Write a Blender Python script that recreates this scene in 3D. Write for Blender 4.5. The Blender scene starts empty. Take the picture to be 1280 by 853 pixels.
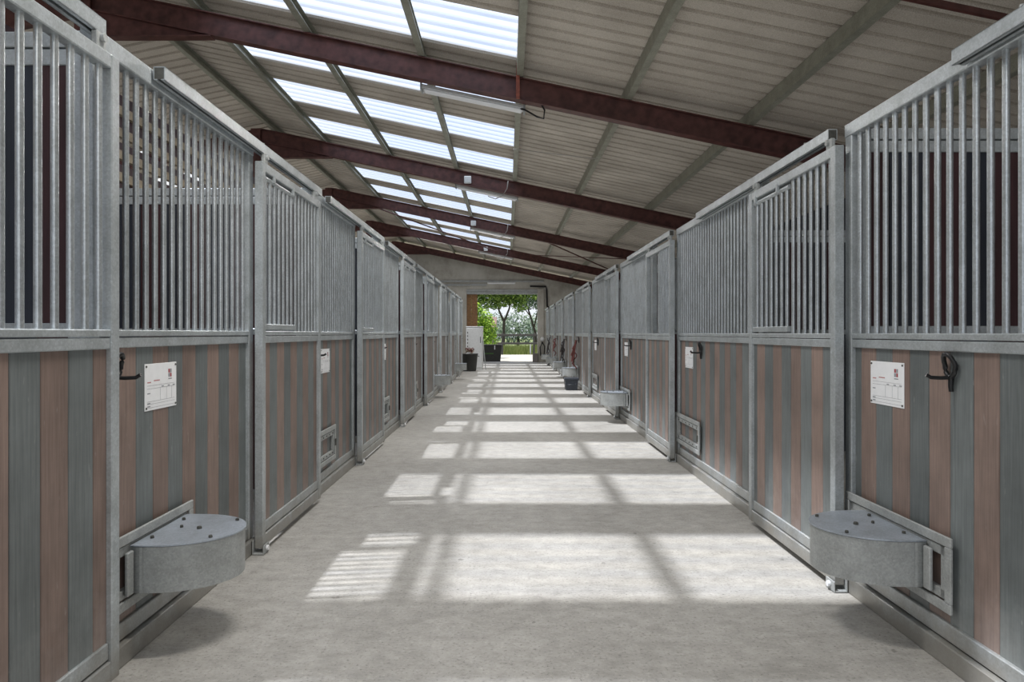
import bpy, bmesh, math, random
from mathutils import Vector, Matrix
R = math.radians
rnd = random.Random(7)
S = bpy.context.scene
COL = S.collection

# ------------------------------------------------------------------ mesh helpers
class MB:
    def __init__(self, f=None):
        self.v, self.fc, self.mi, self.sm, self.f = [], [], [], [], f
    def add(self, vs, fs, mat=0, smooth=False):
        o = len(self.v)
        self.v += [tuple(p) for p in vs]
        for q in fs:
            self.fc.append([i + o for i in q]); self.mi.append(mat); self.sm.append(smooth)
        return self
    def box(self, x0, x1, y0, y1, z0, z1, mat=0, c=0.0):
        x0, x1 = min(x0, x1), max(x0, x1); y0, y1 = min(y0, y1), max(y0, y1); z0, z1 = min(z0, z1), max(z0, z1)
        bm = bmesh.new()
        vs = [bm.verts.new(p) for p in ((x0,y0,z0),(x1,y0,z0),(x1,y1,z0),(x0,y1,z0),(x0,y0,z1),(x1,y0,z1),(x1,y1,z1),(x0,y1,z1))]
        for q in ((0,3,2,1),(4,5,6,7),(0,1,5,4),(1,2,6,5),(2,3,7,6),(3,0,4,7)):
            bm.faces.new([vs[i] for i in q])
        if c > 0:
            c = min(c, (x1-x0)*.4, (y1-y0)*.4, (z1-z0)*.4)
            bmesh.ops.bevel(bm, geom=bm.edges[:], offset=c, segments=1, affect='EDGES', profile=.5)
        bm.verts.index_update()
        self.add([v.co.copy() for v in bm.verts], [[v.index for v in q.verts] for q in bm.faces], mat)
        bm.free(); return self
    def tube(self, pts, r, n=8, mat=0, closed=False, caps=True):
        pts = [Vector(p) for p in pts]; m = len(pts); vs, fs = [], []
        up = Vector((0, 0, 1))
        for i, p in enumerate(pts):
            a = pts[(i-1) % m] if (closed or i > 0) else p
            b = pts[(i+1) % m] if (closed or i < m-1) else p
            t = (b - a).normalized()
            ref = up if abs(t.z) < .9 else Vector((1, 0, 0))
            s = t.cross(ref).normalized(); w = s.cross(t).normalized()
            rr = r[i] if isinstance(r, (list, tuple)) else r
            for k in range(n):
                an = 2*math.pi*k/n
                vs.append(p + s*math.cos(an)*rr + w*math.sin(an)*rr)
        for i in range(m if closed else m-1):
            j = (i+1) % m
            for k in range(n):
                fs.append((i*n+k, i*n+(k+1) % n, j*n+(k+1) % n, j*n+k))
        self.add(vs, fs, mat, True)
        if caps and not closed:
            self.add(vs[:n][::-1], [list(range(n))], mat); self.add(vs[-n:], [list(range(n))], mat)
        return self
    def lathe(self, cx, cy, prof, n=24, mat=0, smooth=True):
        vs, fs = [], []
        for (r, z) in prof:
            for k in range(n):
                a = 2*math.pi*k/n; vs.append((cx + r*math.cos(a), cy + r*math.sin(a), z))
        for i in range(len(prof)-1):
            for k in range(n):
                fs.append((i*n+k, i*n+(k+1) % n, (i+1)*n+(k+1) % n, (i+1)*n+k))
        return self.add(vs, fs, mat, smooth)
    def prism(self, poly, z0, z1, mat=0, smooth_side=False, top=True, bottom=True):
        n = len(poly)
        lo = [(x, y, z0) for x, y in poly]; hi = [(x, y, z1) for x, y in poly]
        self.add(lo + hi, [(i, (i+1) % n, n+(i+1) % n, n+i) for i in range(n)], mat, smooth_side)
        if top: self.add(hi, [list(range(n))], mat)
        if bottom: self.add(lo, [list(range(n))[::-1]], mat)
        return self
    def mesh(self, name, mats):
        me = bpy.data.meshes.new(name)
        vs = [self.f(p) for p in self.v] if self.f else self.v
        me.from_pydata(vs, [], self.fc)
        for m in (mats if isinstance(mats, (list, tuple)) else [mats]): me.materials.append(m)
        me.polygons.foreach_set('material_index', self.mi)
        me.polygons.foreach_set('use_smooth', self.sm)
        me.update(); return me
    def build(self, name, mats, parent=None):
        return link(name, self.mesh(name, mats), parent)

def link(name, data, parent=None, loc=None):
    o = bpy.data.objects.new(name, data); COL.objects.link(o)
    if parent is not None: o.parent = parent
    if loc is not None: o.location = loc
    return o
def tag(o, label=None, cat=None, group=None, kind=None):
    if label: o['label'] = label
    if cat: o['category'] = cat
    if group: o['group'] = group
    if kind: o['kind'] = kind
    return o
def thing(name, label, cat, loc=(0,0,0), rz=0, group=None):
    o = link(name, None, None, loc); o.rotation_euler = (0, 0, rz); o.empty_display_size = .1
    return tag(o, label, cat, group)
def copy_tree(o, parent=None):
    c = o.copy(); COL.objects.link(c)
    if parent is not None: c.parent = parent
    for ch in list(o.children): copy_tree(ch, c)
    return c
ORD = ['first','second','third','fourth','fifth','sixth','seventh','eighth','ninth','tenth','eleventh','twelfth','thirteenth']
def nth(i): return ORD[i]

# ------------------------------------------------------------------ materials
def new_mat(name):
    m = bpy.data.materials.new(name); m.use_nodes = True
    nt = m.node_tree; nt.nodes.clear()
    out = nt.nodes.new('ShaderNodeOutputMaterial'); b = nt.nodes.new('ShaderNodeBsdfPrincipled')
    nt.links.new(b.outputs[0], out.inputs[0])
    return m, nt, b
def node(nt, t, **kw):
    n = nt.nodes.new(t)
    for k, v in kw.items():
        if k in n.inputs: n.inputs[k].default_value = v
        else: setattr(n, k, v)
    return n
def coords(nt, scale=(1,1,1), rand=True, world=False):
    L = nt.links.new
    mp = node(nt, 'ShaderNodeMapping'); mp.inputs['Scale'].default_value = scale
    if world:
        g = node(nt, 'ShaderNodeNewGeometry'); L(g.outputs['Position'], mp.inputs[0])
    else:
        tc = node(nt, 'ShaderNodeTexCoord'); L(tc.outputs['Object'], mp.inputs[0])
        if rand:
            oi = node(nt, 'ShaderNodeObjectInfo')
            mu = node(nt, 'ShaderNodeMath', operation='MULTIPLY'); mu.inputs[1].default_value = 37.0
            L(oi.outputs['Random'], mu.inputs[0]); L(mu.outputs[0], mp.inputs['Location'])
    return mp
def ramp(nt, stops):
    r = node(nt, 'ShaderNodeValToRGB'); e = r.color_ramp.elements
    while len(e) > 1: e.remove(e[-1])
    e[0].position, e[0].color = stops[0][0], (*stops[0][1], 1)
    for p, c in stops[1:]:
        x = e.new(p); x.color = (*c, 1)
    return r
def mixc(nt, a, b, fac, mode='MIX'):
    m = node(nt, 'ShaderNodeMix', data_type='RGBA', blend_type=mode)
    for s, v in ((6, a), (7, b), (0, fac)):
        if hasattr(v, 'is_linked') or hasattr(v, 'links'): nt.links.new(v, m.inputs[s])
        elif s == 0: m.inputs[0].default_value = v
        else: m.inputs[s].default_value = (*v, 1)
    return m.outputs[2]
def bump(nt, b, h, strength, dist=.01):
    bp = node(nt, 'ShaderNodeBump', Strength=strength, Distance=dist)
    nt.links.new(h, bp.inputs['Height']); nt.links.new(bp.outputs[0], b.inputs['Normal'])

def mat_plain(name, col, rough=.6, metal=0., var=.25, scale=30, bumps=0.):
    m, nt, b = new_mat(name); L = nt.links.new
    n = node(nt, 'ShaderNodeTexNoise', Scale=scale, Detail=4.0); L(coords(nt).outputs[0], n.inputs[0])
    d = tuple(c*(1-var) for c in col); u = tuple(min(1, c*(1+var)) for c in col)
    r = ramp(nt, [(.3, d), (.7, u)]); L(n.outputs[0], r.inputs[0]); L(r.outputs[0], b.inputs['Base Color'])
    b.inputs['Roughness'].default_value = rough; b.inputs['Metallic'].default_value = metal
    if bumps: bump(nt, b, n.outputs[0], bumps)
    return m
def dirt(nt, c, col, top, amount):
    L = nt.links.new
    tc = node(nt, 'ShaderNodeTexCoord'); sx = node(nt, 'ShaderNodeSeparateXYZ'); L(tc.outputs['Object'], sx.inputs[0])
    n = node(nt, 'ShaderNodeTexNoise', Scale=7.0, Detail=6.0, Roughness=.7); L(tc.outputs['Object'], n.inputs[0])
    m1 = node(nt, 'ShaderNodeMath', operation='MULTIPLY'); m1.inputs[1].default_value = top*1.6; L(n.outputs[0], m1.inputs[0])
    m2 = node(nt, 'ShaderNodeMath', operation='SUBTRACT'); L(m1.outputs[0], m2.inputs[0]); L(sx.outputs[2], m2.inputs[1])
    mr = node(nt, 'ShaderNodeMapRange'); mr.inputs[1].default_value = -.05; mr.inputs[2].default_value = top*.6; mr.inputs[4].default_value = amount; L(m2.outputs[0], mr.inputs[0])
    return mixc(nt, c, col, mr.outputs[0])
def mat_galv(name, base=(.40,.44,.455), metal=.35, rough=.5, dirty=False):
    m, nt, b = new_mat(name); L = nt.links.new
    co = coords(nt)
    vo = node(nt, 'ShaderNodeTexVoronoi', Scale=130.0); L(co.outputs[0], vo.inputs[0])
    bw = node(nt, 'ShaderNodeRGBToBW'); L(vo.outputs['Color'], bw.inputs[0])
    r = ramp(nt, [(.1, tuple(c*.90 for c in base)), (.5, base), (.9, tuple(min(1, c*1.12) for c in base))]); L(bw.outputs[0], r.inputs[0])
    n = node(nt, 'ShaderNodeTexNoise', Scale=6.0, Detail=6.0, Roughness=.65); L(co.outputs[0], n.inputs[0])
    r2 = ramp(nt, [(.35, (.82,.82,.81)), (.6, (1.06,1.06,1.06))]); L(n.outputs[0], r2.inputs[0])
    n3 = node(nt, 'ShaderNodeTexNoise', Scale=26.0, Detail=3.0); L(co.outputs[0], n3.inputs[0])
    r3 = ramp(nt, [(.68, (1,1,1)), (.78, (1.35,1.35,1.35))]); L(n3.outputs[0], r3.inputs[0])
    c = mixc(nt, r.outputs[0], r2.outputs[0], 1.0, 'MULTIPLY')
    c = mixc(nt, c, r3.outputs[0], .6, 'MULTIPLY')
    if dirty: c = dirt(nt, c, (.30,.275,.235), .22, .75)
    L(c, b.inputs['Base Color'])
    b.inputs['Metallic'].default_value = metal; b.inputs['Roughness'].default_value = rough
    bump(nt, b, n3.outputs[0], .12, .004)
    return m
def mat_plank(name, col, worn):
    m, nt, b = new_mat(name); L = nt.links.new
    g = node(nt, 'ShaderNodeNewGeometry')
    co = coords(nt, (1,1,1))
    st = coords(nt, (60, 60, 2.2)); fine = node(nt, 'ShaderNodeTexNoise', Scale=1.6, Detail=5.0, Roughness=.6); L(st.outputs[0], fine.inputs[0])
    blot = node(nt, 'ShaderNodeTexNoise', Scale=3.5, Detail=5.0, Roughness=.6); L(co.outputs[0], blot.inputs[0])
    r = ramp(nt, [(.25, tuple(c*.72 for c in col)), (.75, tuple(c*1.22 for c in col))]); L(fine.outputs[0], r.inputs[0])
    rb = ramp(nt, [(.3, (.78,.78,.78)), (.7, (1.15,1.15,1.15))]); L(blot.outputs[0], rb.inputs[0])
    c = mixc(nt, r.outputs[0], rb.outputs[0], 1.0, 'MULTIPLY')
    ri = ramp(nt, [(0, (.86,.86,.86)), (1, (1.14,1.14,1.14))]); L(g.outputs['Random Per Island'], ri.inputs[0])
    c = mixc(nt, c, ri.outputs[0], 1.0, 'MULTIPLY')
    sp = node(nt, 'ShaderNodeTexNoise', Scale=55.0, Detail=2.0); L(coords(nt, (1,1,.25)).outputs[0], sp.inputs[0])
    rs = ramp(nt, [(.70, (0,0,0)), (.80, (.45,.45,.45))]); L(sp.outputs[0], rs.inputs[0])
    c = mixc(nt, c, worn, rs.outputs[0])
    c = dirt(nt, c, worn, .42, .35)
    L(c, b.inputs['Base Color']); b.inputs['Roughness'].default_value = .55
    bump(nt, b, fine.outputs[0], .12, .003)
    return m

GALV = mat_galv('galvanised steel', (.46,.495,.51), .55, .44, True)
GALV_BAR = mat_galv('galvanised bar', (.56,.60,.62), .75, .36)
GALV_OLD = mat_galv('weathered galvanised steel', (.36,.375,.37), .25, .6)
GALV_LID = mat_galv('galvanised lid', (.36,.40,.45), .4, .4)
BROWN = mat_plank('brown plank', (.205,.148,.124), (.36,.32,.30))
SLATE = mat_plank('slate plank', (.130,.145,.145), (.32,.33,.32))
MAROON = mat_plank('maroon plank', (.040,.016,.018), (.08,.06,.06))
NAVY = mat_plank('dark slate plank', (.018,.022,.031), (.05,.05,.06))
BEAM = mat_plain('red oxide steel', (.088,.036,.031), .5, .1, .4, 9, .1)
PURLIN = mat_galv('purlin steel', (.29,.29,.235), .25, .55)
BLACK = mat_plain('black plastic', (.012,.012,.013), .4, 0, .2)
NAVYP = mat_plain('navy plastic', (.035,.042,.055), .45, 0, .2)
TUB = mat_plain('charcoal rubber', (.030,.031,.028), .55, 0, .3)
WHITE = mat_plain('white enamel', (.62,.63,.62), .4, 0, .08)
SLAT = mat_plain('tan slat', (.27,.22,.15), .7, 0, .25, 12)
CARD = mat_plain('card white', (.78,.79,.80), .4, 0, .03)
INK = mat_plain('grey ink', (.25,.26,.28), .6, 0, .1)
REDINK = mat_plain('red ink', (.45,.20,.20), .6, 0, .1)
LOGO = mat_plain('dark red ink', (.30,.05,.06), .6, 0, .1)
RUST = mat_plain('rusty bolt', (.085,.085,.075), .6, .4, .3)
WOOD = mat_plain('tan door wood', (.23,.125,.055), .6, 0, .3, 14)
ROPE_R = mat_plain('maroon rope', (.16,.055,.05), .8, 0, .3)
ROPE_D = mat_plain('dark leather', (.035,.03,.03), .7, 0, .3)
ROPE_B = mat_plain('pale straps', (.30,.24,.18), .8, 0, .3)
CABLE = mat_plain('grey cable', (.34,.33,.31), .6, 0, .1)
BOX = mat_plain('junction box plastic', (.55,.57,.57), .5, 0, .05)
FENCE = mat_plain('grey fence wood', (.045,.042,.038), .8, 0, .3, 20)
BARK = mat_plain('bark', (.035,.028,.022), .9, 0, .4, 20)
GREENP = mat_plain('green lettering', (.06,.16,.03), .6, 0, .1)
STONE = mat_plain('grey render', (.17,.155,.15), .9, 0, .15, 3)
TILE = mat_plain('red tile', (.13,.085,.075), .8, 0, .2, 8)

def mat_leaf(name, a, b_):
    m, nt, b = new_mat(name); L = nt.links.new
    g = node(nt, 'ShaderNodeNewGeometry')
    r = ramp(nt, [(0, a), (1, b_)]); L(g.outputs['Random Per Island'], r.inputs[0]); L(r.outputs[0], b.inputs['Base Color'])
    b.inputs['Roughness'].default_value = .6
    tr = node(nt, 'ShaderNodeBsdfTranslucent'); L(r.outputs[0], tr.inputs[0])
    mx = node(nt, 'ShaderNodeMixShader'); mx.inputs[0].default_value = .4
    out = [n for n in nt.nodes if n.type == 'OUTPUT_MATERIAL'][0]
    L(b.outputs[0], mx.inputs[1]); L(tr.outputs[0], mx.inputs[2]); L(mx.outputs[0], out.inputs[0])
    return m
LEAF_BUSH = mat_leaf('bush leaf', (.04,.14,.010), (.34,.50,.05))
LEAF_TREE = mat_leaf('tree leaf', (.03,.08,.018), (.28,.38,.09))
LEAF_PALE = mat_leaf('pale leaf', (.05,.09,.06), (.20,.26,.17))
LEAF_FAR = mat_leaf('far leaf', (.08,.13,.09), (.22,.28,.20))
LEAF_GRASS = mat_leaf('grass blade', (.08,.14,.02), (.30,.33,.11))

def mat_floor():
    m, nt, b = new_mat('concrete floor'); L = nt.links.new
    big = node(nt, 'ShaderNodeTexNoise', Scale=.9, Detail=8.0, Roughness=.65); L(coords(nt, (1.1,.7,1), world=True).outputs[0], big.inputs[0])
    r1 = ramp(nt, [(.3, (.285,.274,.252)), (.52, (.365,.353,.328)), (.75, (.435,.422,.394))]); L(big.outputs[0], r1.inputs[0])
    med = node(nt, 'ShaderNodeTexNoise', Scale=11.0, Detail=8.0, Roughness=.75); L(coords(nt, (.8,1.1,1), world=True).outputs[0], med.inputs[0])
    r2 = ramp(nt, [(.30, (.74,.74,.73)), (.70, (1.18,1.18,1.18))]); L(med.outputs[0], r2.inputs[0])
    c = mixc(nt, r1.outputs[0], r2.outputs[0], 1.0, 'MULTIPLY')
    sp = node(nt, 'ShaderNodeTexNoise', Scale=70.0, Detail=3.0, Roughness=.6); L(coords(nt, world=True).outputs[0], sp.inputs[0])
    r3 = ramp(nt, [(.30, (.50,.50,.49)), (.42, (.97,.97,.97)), (.60, (1,1,1)), (.72, (1.28,1.28,1.28))]); L(sp.outputs[0], r3.inputs[0])
    c = mixc(nt, c, r3.outputs[0], .9, 'MULTIPLY')
    vo = node(nt, 'ShaderNodeTexNoise', Scale=13.0, Detail=2.0); L(coords(nt, world=True).outputs[0], vo.inputs[0])
    r4 = ramp(nt, [(.24, (.40,.39,.38)), (.29, (1,1,1))]); L(vo.outputs[0], r4.inputs[0])
    c = mixc(nt, c, r4.outputs[0], .6, 'MULTIPLY')
    L(c, b.inputs['Base Color']); b.inputs['Roughness'].default_value = .75
    bump(nt, b, med.outputs[0], .35, .01)
    return m
FLOOR = mat_floor()
def mat_sheet():
    m, nt, b = new_mat('felted roof sheet'); L = nt.links.new
    n = node(nt, 'ShaderNodeTexNoise', Scale=120.0, Detail=2.0); L(coords(nt, world=True).outputs[0], n.inputs[0])
    r = ramp(nt, [(.35, (.36,.325,.275)), (.65, (.53,.485,.42))]); L(n.outputs[0], r.inputs[0])
    n2 = node(nt, 'ShaderNodeTexNoise', Scale=1.4, Detail=5.0); L(coords(nt, world=True).outputs[0], n2.inputs[0])
    r2 = ramp(nt, [(.3, (.8,.79,.78)), (.7, (1.1,1.1,1.1))]); L(n2.outputs[0], r2.inputs[0])
    L(mixc(nt, r.outputs[0], r2.outputs[0], 1.0, 'MULTIPLY'), b.inputs['Base Color']); b.inputs['Roughness'].default_value = .85
    return m
SHEET = mat_sheet()
PITCH = .255
def mat_sky_sheet():
    m, nt, b = new_mat('clear corrugated sheet'); L = nt.links.new
    nt.nodes.remove(b)
    out = [n for n in nt.nodes if n.type == 'OUTPUT_MATERIAL'][0]
    n = node(nt, 'ShaderNodeTexNoise', Scale=2.5, Detail=6.0); L(coords(nt, (1.,6.,1), world=True).outputs[0], n.inputs[0])
    r = ramp(nt, [(.3, (.80,.84,.93)), (.7, (.95,.97,1.0))]); L(n.outputs[0], r.inputs[0])
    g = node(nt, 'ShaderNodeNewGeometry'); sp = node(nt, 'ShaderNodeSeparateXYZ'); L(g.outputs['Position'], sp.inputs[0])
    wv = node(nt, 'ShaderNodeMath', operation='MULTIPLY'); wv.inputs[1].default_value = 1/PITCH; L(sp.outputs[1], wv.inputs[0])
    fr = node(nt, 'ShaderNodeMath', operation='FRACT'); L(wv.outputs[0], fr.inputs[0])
    rr = ramp(nt, [(0, (.74,.77,.83)), (.35, (.84,.85,.88)), (.66, (.66,.70,.80)), (.78, (.54,.60,.72)), (.9, (.78,.80,.85)), (1, (.74,.77,.83))]); L(fr.outputs[0], rr.inputs[0])  # rib shading painted in as darker tint stripes along each rib
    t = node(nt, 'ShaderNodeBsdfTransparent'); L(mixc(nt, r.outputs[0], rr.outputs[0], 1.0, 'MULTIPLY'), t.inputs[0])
    tl = node(nt, 'ShaderNodeBsdfTranslucent'); tl.inputs[0].default_value = (.80,.86,.95,1)
    gl = node(nt, 'ShaderNodeBsdfGlossy'); gl.inputs['Roughness'].default_value = .3; gl.inputs[0].default_value = (.8,.85,.9,1)
    m1 = node(nt, 'ShaderNodeMixShader'); m1.inputs[0].default_value = .25
    L(t.outputs[0], m1.inputs[1]); L(tl.outputs[0], m1.inputs[2])
    m2 = node(nt, 'ShaderNodeMixShader'); m2.inputs[0].default_value = .04
    L(m1.outputs[0], m2.inputs[1]); L(gl.outputs[0], m2.inputs[2]); L(m2.outputs[0], out.inputs[0])
    return m
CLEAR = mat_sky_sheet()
def mat_wall():
    m, nt, b = new_mat('stained render wall'); L = nt.links.new
    n = node(nt, 'ShaderNodeTexNoise', Scale=.9, Detail=8.0, Roughness=.7); L(coords(nt, (1,1,.8), world=True).outputs[0], n.inputs[0])
    r = ramp(nt, [(.3, (.25,.235,.20)), (.5, (.40,.385,.34)), (.7, (.48,.465,.42))]); L(n.outputs[0], r.inputs[0])
    L(r.outputs[0], b.inputs['Base Color']); b.inputs['Roughness'].default_value = .9
    return m
WALL = mat_wall()
GROUND = mat_plain('pale yard concrete', (.30,.29,.27), .9, 0, .15, 1.5)
FIELD = mat_plain('meadow', (.13,.16,.06), .9, 0, .3, .6)

# ------------------------------------------------------------------ the shell
SL = .21
def zbeam(x): return 4.32 - SL*x            # underside of the rafters
def zsheet(x): return 4.76 - SL*x
RIDGE, EAVE, YEND = -5.2, 5.6, 33.9
struct = lambda name, mb, mat: tag(mb.build(name, mat), kind='structure')

fl = MB(); fl.add([(-12,-8,0),(6,-8,0),(6,34.2,0),(-12,34.2,0)], [(0,1,2,3)]); struct('floor', fl, FLOOR)
g = MB(); g.add([(-40,34.2,-.02),(40,34.2,-.02),(40,46.2,-.02),(-40,46.2,-.02)], [(0,1,2,3)]); struct('ground_yard', g, GROUND)
g = MB(); g.add([(-90,46.2,-.03),(90,46.2,-.03),(90,200,-.03),(-90,200,-.03)], [(0,1,2,3)]); struct('ground_meadow', g, FIELD)

def rib_y(y0, y1):
    """profile points (y, dz) of trapezoid ribs between y0 and y1"""
    pts = []; k = math.floor(y0/PITCH) - 1
    while k*PITCH < y1 + PITCH:
        b = k*PITCH
        pts += [(b, 0), (b+.180, 0), (b+.195, .035), (b+.240, .035)]
        k += 1
    def at(y):
        for (a, za), (c, zc) in zip(pts, pts[1:]):
            if a <= y <= c: return za + (zc-za)*(y-a)/max(1e-9, c-a)
        return 0
    return [(y0, at(y0))] + [p for p in pts if y0 < p[0] < y1] + [(y1, at(y1))]
def sheet(mb, x0, x1, y0, y1, zf):
    pr = rib_y(y0, y1); n = len(pr)
    vs = [(x0, y, zf(x0)+d) for y, d in pr] + [(x1, y, zf(x1)+d) for y, d in pr]
    mb.add(vs, [(i, i+1, n+i+1, n+i) for i in range(n-1)])
SKY0, SKY1, SKW = -3.91, .12, 1.16
centres = [-2.2 + 2.05*k for k in range(17)]
centres = [c for c in centres if c < 31.5]
roof = MB(); y = -6.0; zl = lambda x: zsheet(RIDGE) + SL*(x-RIDGE)
for c in centres + [None]:
    a = c - SKW/2 if c is not None else YEND+.8
    sheet(roof, RIDGE, EAVE, y, a, zsheet)
    if c is not None:
        sheet(roof, RIDGE, SKY0, a, a+SKW, zsheet); sheet(roof, SKY1, EAVE, a, a+SKW, zsheet)
        y = a+SKW
sheet(roof, -12.0, RIDGE, -6, 12.0, zl); sheet(roof, -7.4, RIDGE, 12.0, YEND+.8, zl); sheet(roof, -12, -9.6, 12.0, YEND+.8, zl)
y = 12.0
for k in range(10):
    sheet(roof, -9.6, -7.4, y, y+1.1, zl); y += 2.05
struct('ceiling', roof, SHEET)
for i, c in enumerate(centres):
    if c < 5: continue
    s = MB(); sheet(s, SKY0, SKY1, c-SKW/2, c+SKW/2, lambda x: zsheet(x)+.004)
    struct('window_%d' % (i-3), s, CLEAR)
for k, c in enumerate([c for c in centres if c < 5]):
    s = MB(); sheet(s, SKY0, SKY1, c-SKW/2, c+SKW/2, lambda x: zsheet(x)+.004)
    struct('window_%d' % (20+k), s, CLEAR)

# side walls: dark plank back walls of the stalls
def plank_wall(mb, x, y0, y1, z0, z1, t):
    y = y0; k = 0
    while y < y1 - 1e-6:
        mb.box(x, x+t, y, min(y+.20, y1), z0, z1, k % 2); y += .20; k += 1
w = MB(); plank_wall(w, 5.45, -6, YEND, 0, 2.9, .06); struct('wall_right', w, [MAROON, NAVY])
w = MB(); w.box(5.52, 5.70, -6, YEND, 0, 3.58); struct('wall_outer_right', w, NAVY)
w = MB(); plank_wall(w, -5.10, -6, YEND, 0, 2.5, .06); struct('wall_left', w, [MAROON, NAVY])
w = MB(); z = 2.5; k = 0
while z < 4.5:
    w.box(-5.12, -5.06, -6, YEND, z, z+.115, 0); w.box(-5.16, -5.12, -6, YEND, z+.115, z+.29 - (.05 if k in (3, 4) else 0), 1); z += .29; k += 1
struct('wall_slatted', w, [SLAT, MAROON])
w = MB(); w.box(-12.1, -11.9, -6, YEND, 0, 4.2); struct('wall_outer_left', w, WALL)

# end wall with the big doorway
DX0, DX1, DZ = -1.96, 1.46, 3.42
w = MB()
def wall_piece(x0, x1, z0f, z1f):
    y0, y1 = YEND, YEND+.25
    vs = [(x0,y0,z0f(x0)),(x1,y0,z0f(x1)),(x1,y0,z1f(x1)),(x0,y0,z1f(x0)),(x0,y1,z0f(x0)),(x1,y1,z0f(x1)),(x1,y1,z1f(x1)),(x0,y1,z1f(x0))]
    w.add(vs, [(0,1,2,3),(7,6,5,4),(0,4,5,1),(3,2,6,7),(1,5,6,2),(0,3,7,4)])
top = lambda x: (zsheet(x) if x >= RIDGE-1e-6 else zl(x)) - .22
wall_piece(-12, RIDGE, lambda x: 0, top); wall_piece(RIDGE, DX0, lambda x: 0, top)
wall_piece(DX0, DX1, lambda x: DZ, top); wall_piece(DX1, 5.6, lambda x: 0, top)
struct('wall_end', w, WALL)
t = MB(); t.box(-4.6, DX1+.3, YEND-.07, YEND, DZ+.42, DZ+.50, c=.01); t.box(-4.6, -1.0, YEND-.10, YEND, DZ+.24, DZ+.32, c=.01); struct('trim_1', t, GALV_OLD)
t = MB(); t.box(DX0, DX1, YEND-.06, YEND+.02, DZ-.02, DZ+.06); t.box(DX0, DX1, YEND+.02, YEND+.2, DZ-.16, DZ-.02); struct('trim_2', t, GALV_OLD)
t = MB(); t.box(DX1, DX1+.30, YEND-.12, YEND, 0, DZ+.10, c=.01); struct('trim_3', t, WALL)
d = thing('door_1', 'tan wooden sliding barn door pushed open at left of the doorway', 'door'); d['kind'] = 'structure'
m = MB()
for k in range(5): m.box(-2.94+.3*k, -2.94+.3*k+.295, YEND+.28, YEND+.31, .03, DZ+.1, c=.004)
m.build('board_panel', WOOD, d)
m = MB()
for z in (.4, 2.55, 3.3): m.box(-2.94, -1.44, YEND+.255, YEND+.28, z, z+.12)
m.build('cross_rail', WOOD, d)

# ------------------------------------------------------------------ steel frame of the roof
def sheared(p): return (p[0], p[1], p[2] - SL*p[0])
YB = [8.85 + 6.05*k for k in range(5)]
for i, yb in enumerate(YB):
    yb = min(yb, YEND-.55)
    t = thing('roof_beam', ['dark red steel roof beam nearest the camera, carrying the biggest light fitting',
        'dark red steel roof beam, second from the camera, with a square white box',
        'dark red steel roof beam, third from the camera', 'dark red steel roof beam, fourth from the camera',
        'dark red steel roof beam against the far end wall'][i], 'beam', (0, yb, 0), 0, 'red steel roof beams')
    m = MB(sheared)
    b0, h = 4.32, .285
    for (x0, x1) in ((RIDGE, EAVE-.1),):
        m.box(x0, x1, -.008, .008, b0+.012, b0+h-.012); m.box(x0, x1, -.075, .075, b0, b0+.013); m.box(x0, x1, -.075, .075, b0+h-.013, b0+h)
    m.build('rafter', BEAM, t)
    m = MB()   # tapered haunch at the ridge
    z0, z1 = zbeam(RIDGE), zbeam(RIDGE+1.5)
    for (ya, yb2) in ((-.008, .008),):
        m.add([(RIDGE,ya,z0-.32),(RIDGE+1.5,ya,z1),(RIDGE,ya,z0),(RIDGE,yb2,z0-.32),(RIDGE+1.5,yb2,z1),(RIDGE,yb2,z0)], [(0,1,2),(5,4,3),(0,3,4,1),(1,4,5,2),(2,5,3,0)])
    m.add([(RIDGE,-.075,z0-.32),(RIDGE+1.5,-.075,z1),(RIDGE+1.5,.075,z1),(RIDGE,.075,z0-.32),(RIDGE,-.075,z0-.333),(RIDGE+1.5,-.075,z1-.013),(RIDGE+1.5,.075,z1-.013),(RIDGE,.075,z0-.333)],
          [(0,1,2,3),(7,6,5,4),(0,4,5,1),(1,5,6,2),(2,6,7,3),(3,7,4,0)])
    m.build('haunch', BEAM, t)
    m = MB(); 
    for sy in (-.075, .075-.012): m.box(RIDGE-.2, RIDGE, sy, sy+.012, 0, zbeam(RIDGE)+.28)
    m.box(RIDGE-.2, RIDGE, -.006, .006, 0, zbeam(RIDGE)+.28)
    c = m.build('column', BEAM, t)
    m = MB(lambda p: (p[0], p[1], p[2] + SL*(p[0]-RIDGE) + zbeam(RIDGE)))
    m.box(-11.9, RIDGE-.2, -.075, .075, 0, .28); m.build('rear_rafter', BEAM, t)
PX = [-4.95, -3.91, -2.53, -1.11, .12, 1.48, 3.0, 4.45]
PL = ['roof purlin closest to the ridge above the left stalls', 'roof purlin along the left edge of the skylights',
      'roof purlin crossing the skylights, left one of two', 'roof purlin crossing the skylights, right one of two',
      'roof purlin along the right edge of the skylights', 'first roof purlin right of the skylights',
      'second roof purlin right of the skylights', 'third roof purlin right of the skylights, low above right stalls']
for x, lb in zip(PX, PL):
    m = MB(); zt = zsheet(x)
    for (a, b, c, d2) in ((x-.003, x+.003, zt-.155, zt-.005), (x, x+.080, zt-.158, zt-.152), (x, x+.065, zt-.018, zt-.012), (x+.074, x+.080, zt-.155, zt-.135)):
        m.box(a, b, -5.9, YEND-.02, c, d2)
    tag(m.build('roof_purlin', PURLIN), 'grey steel ' + lb, 'purlin', 'grey roof purlins')
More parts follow.
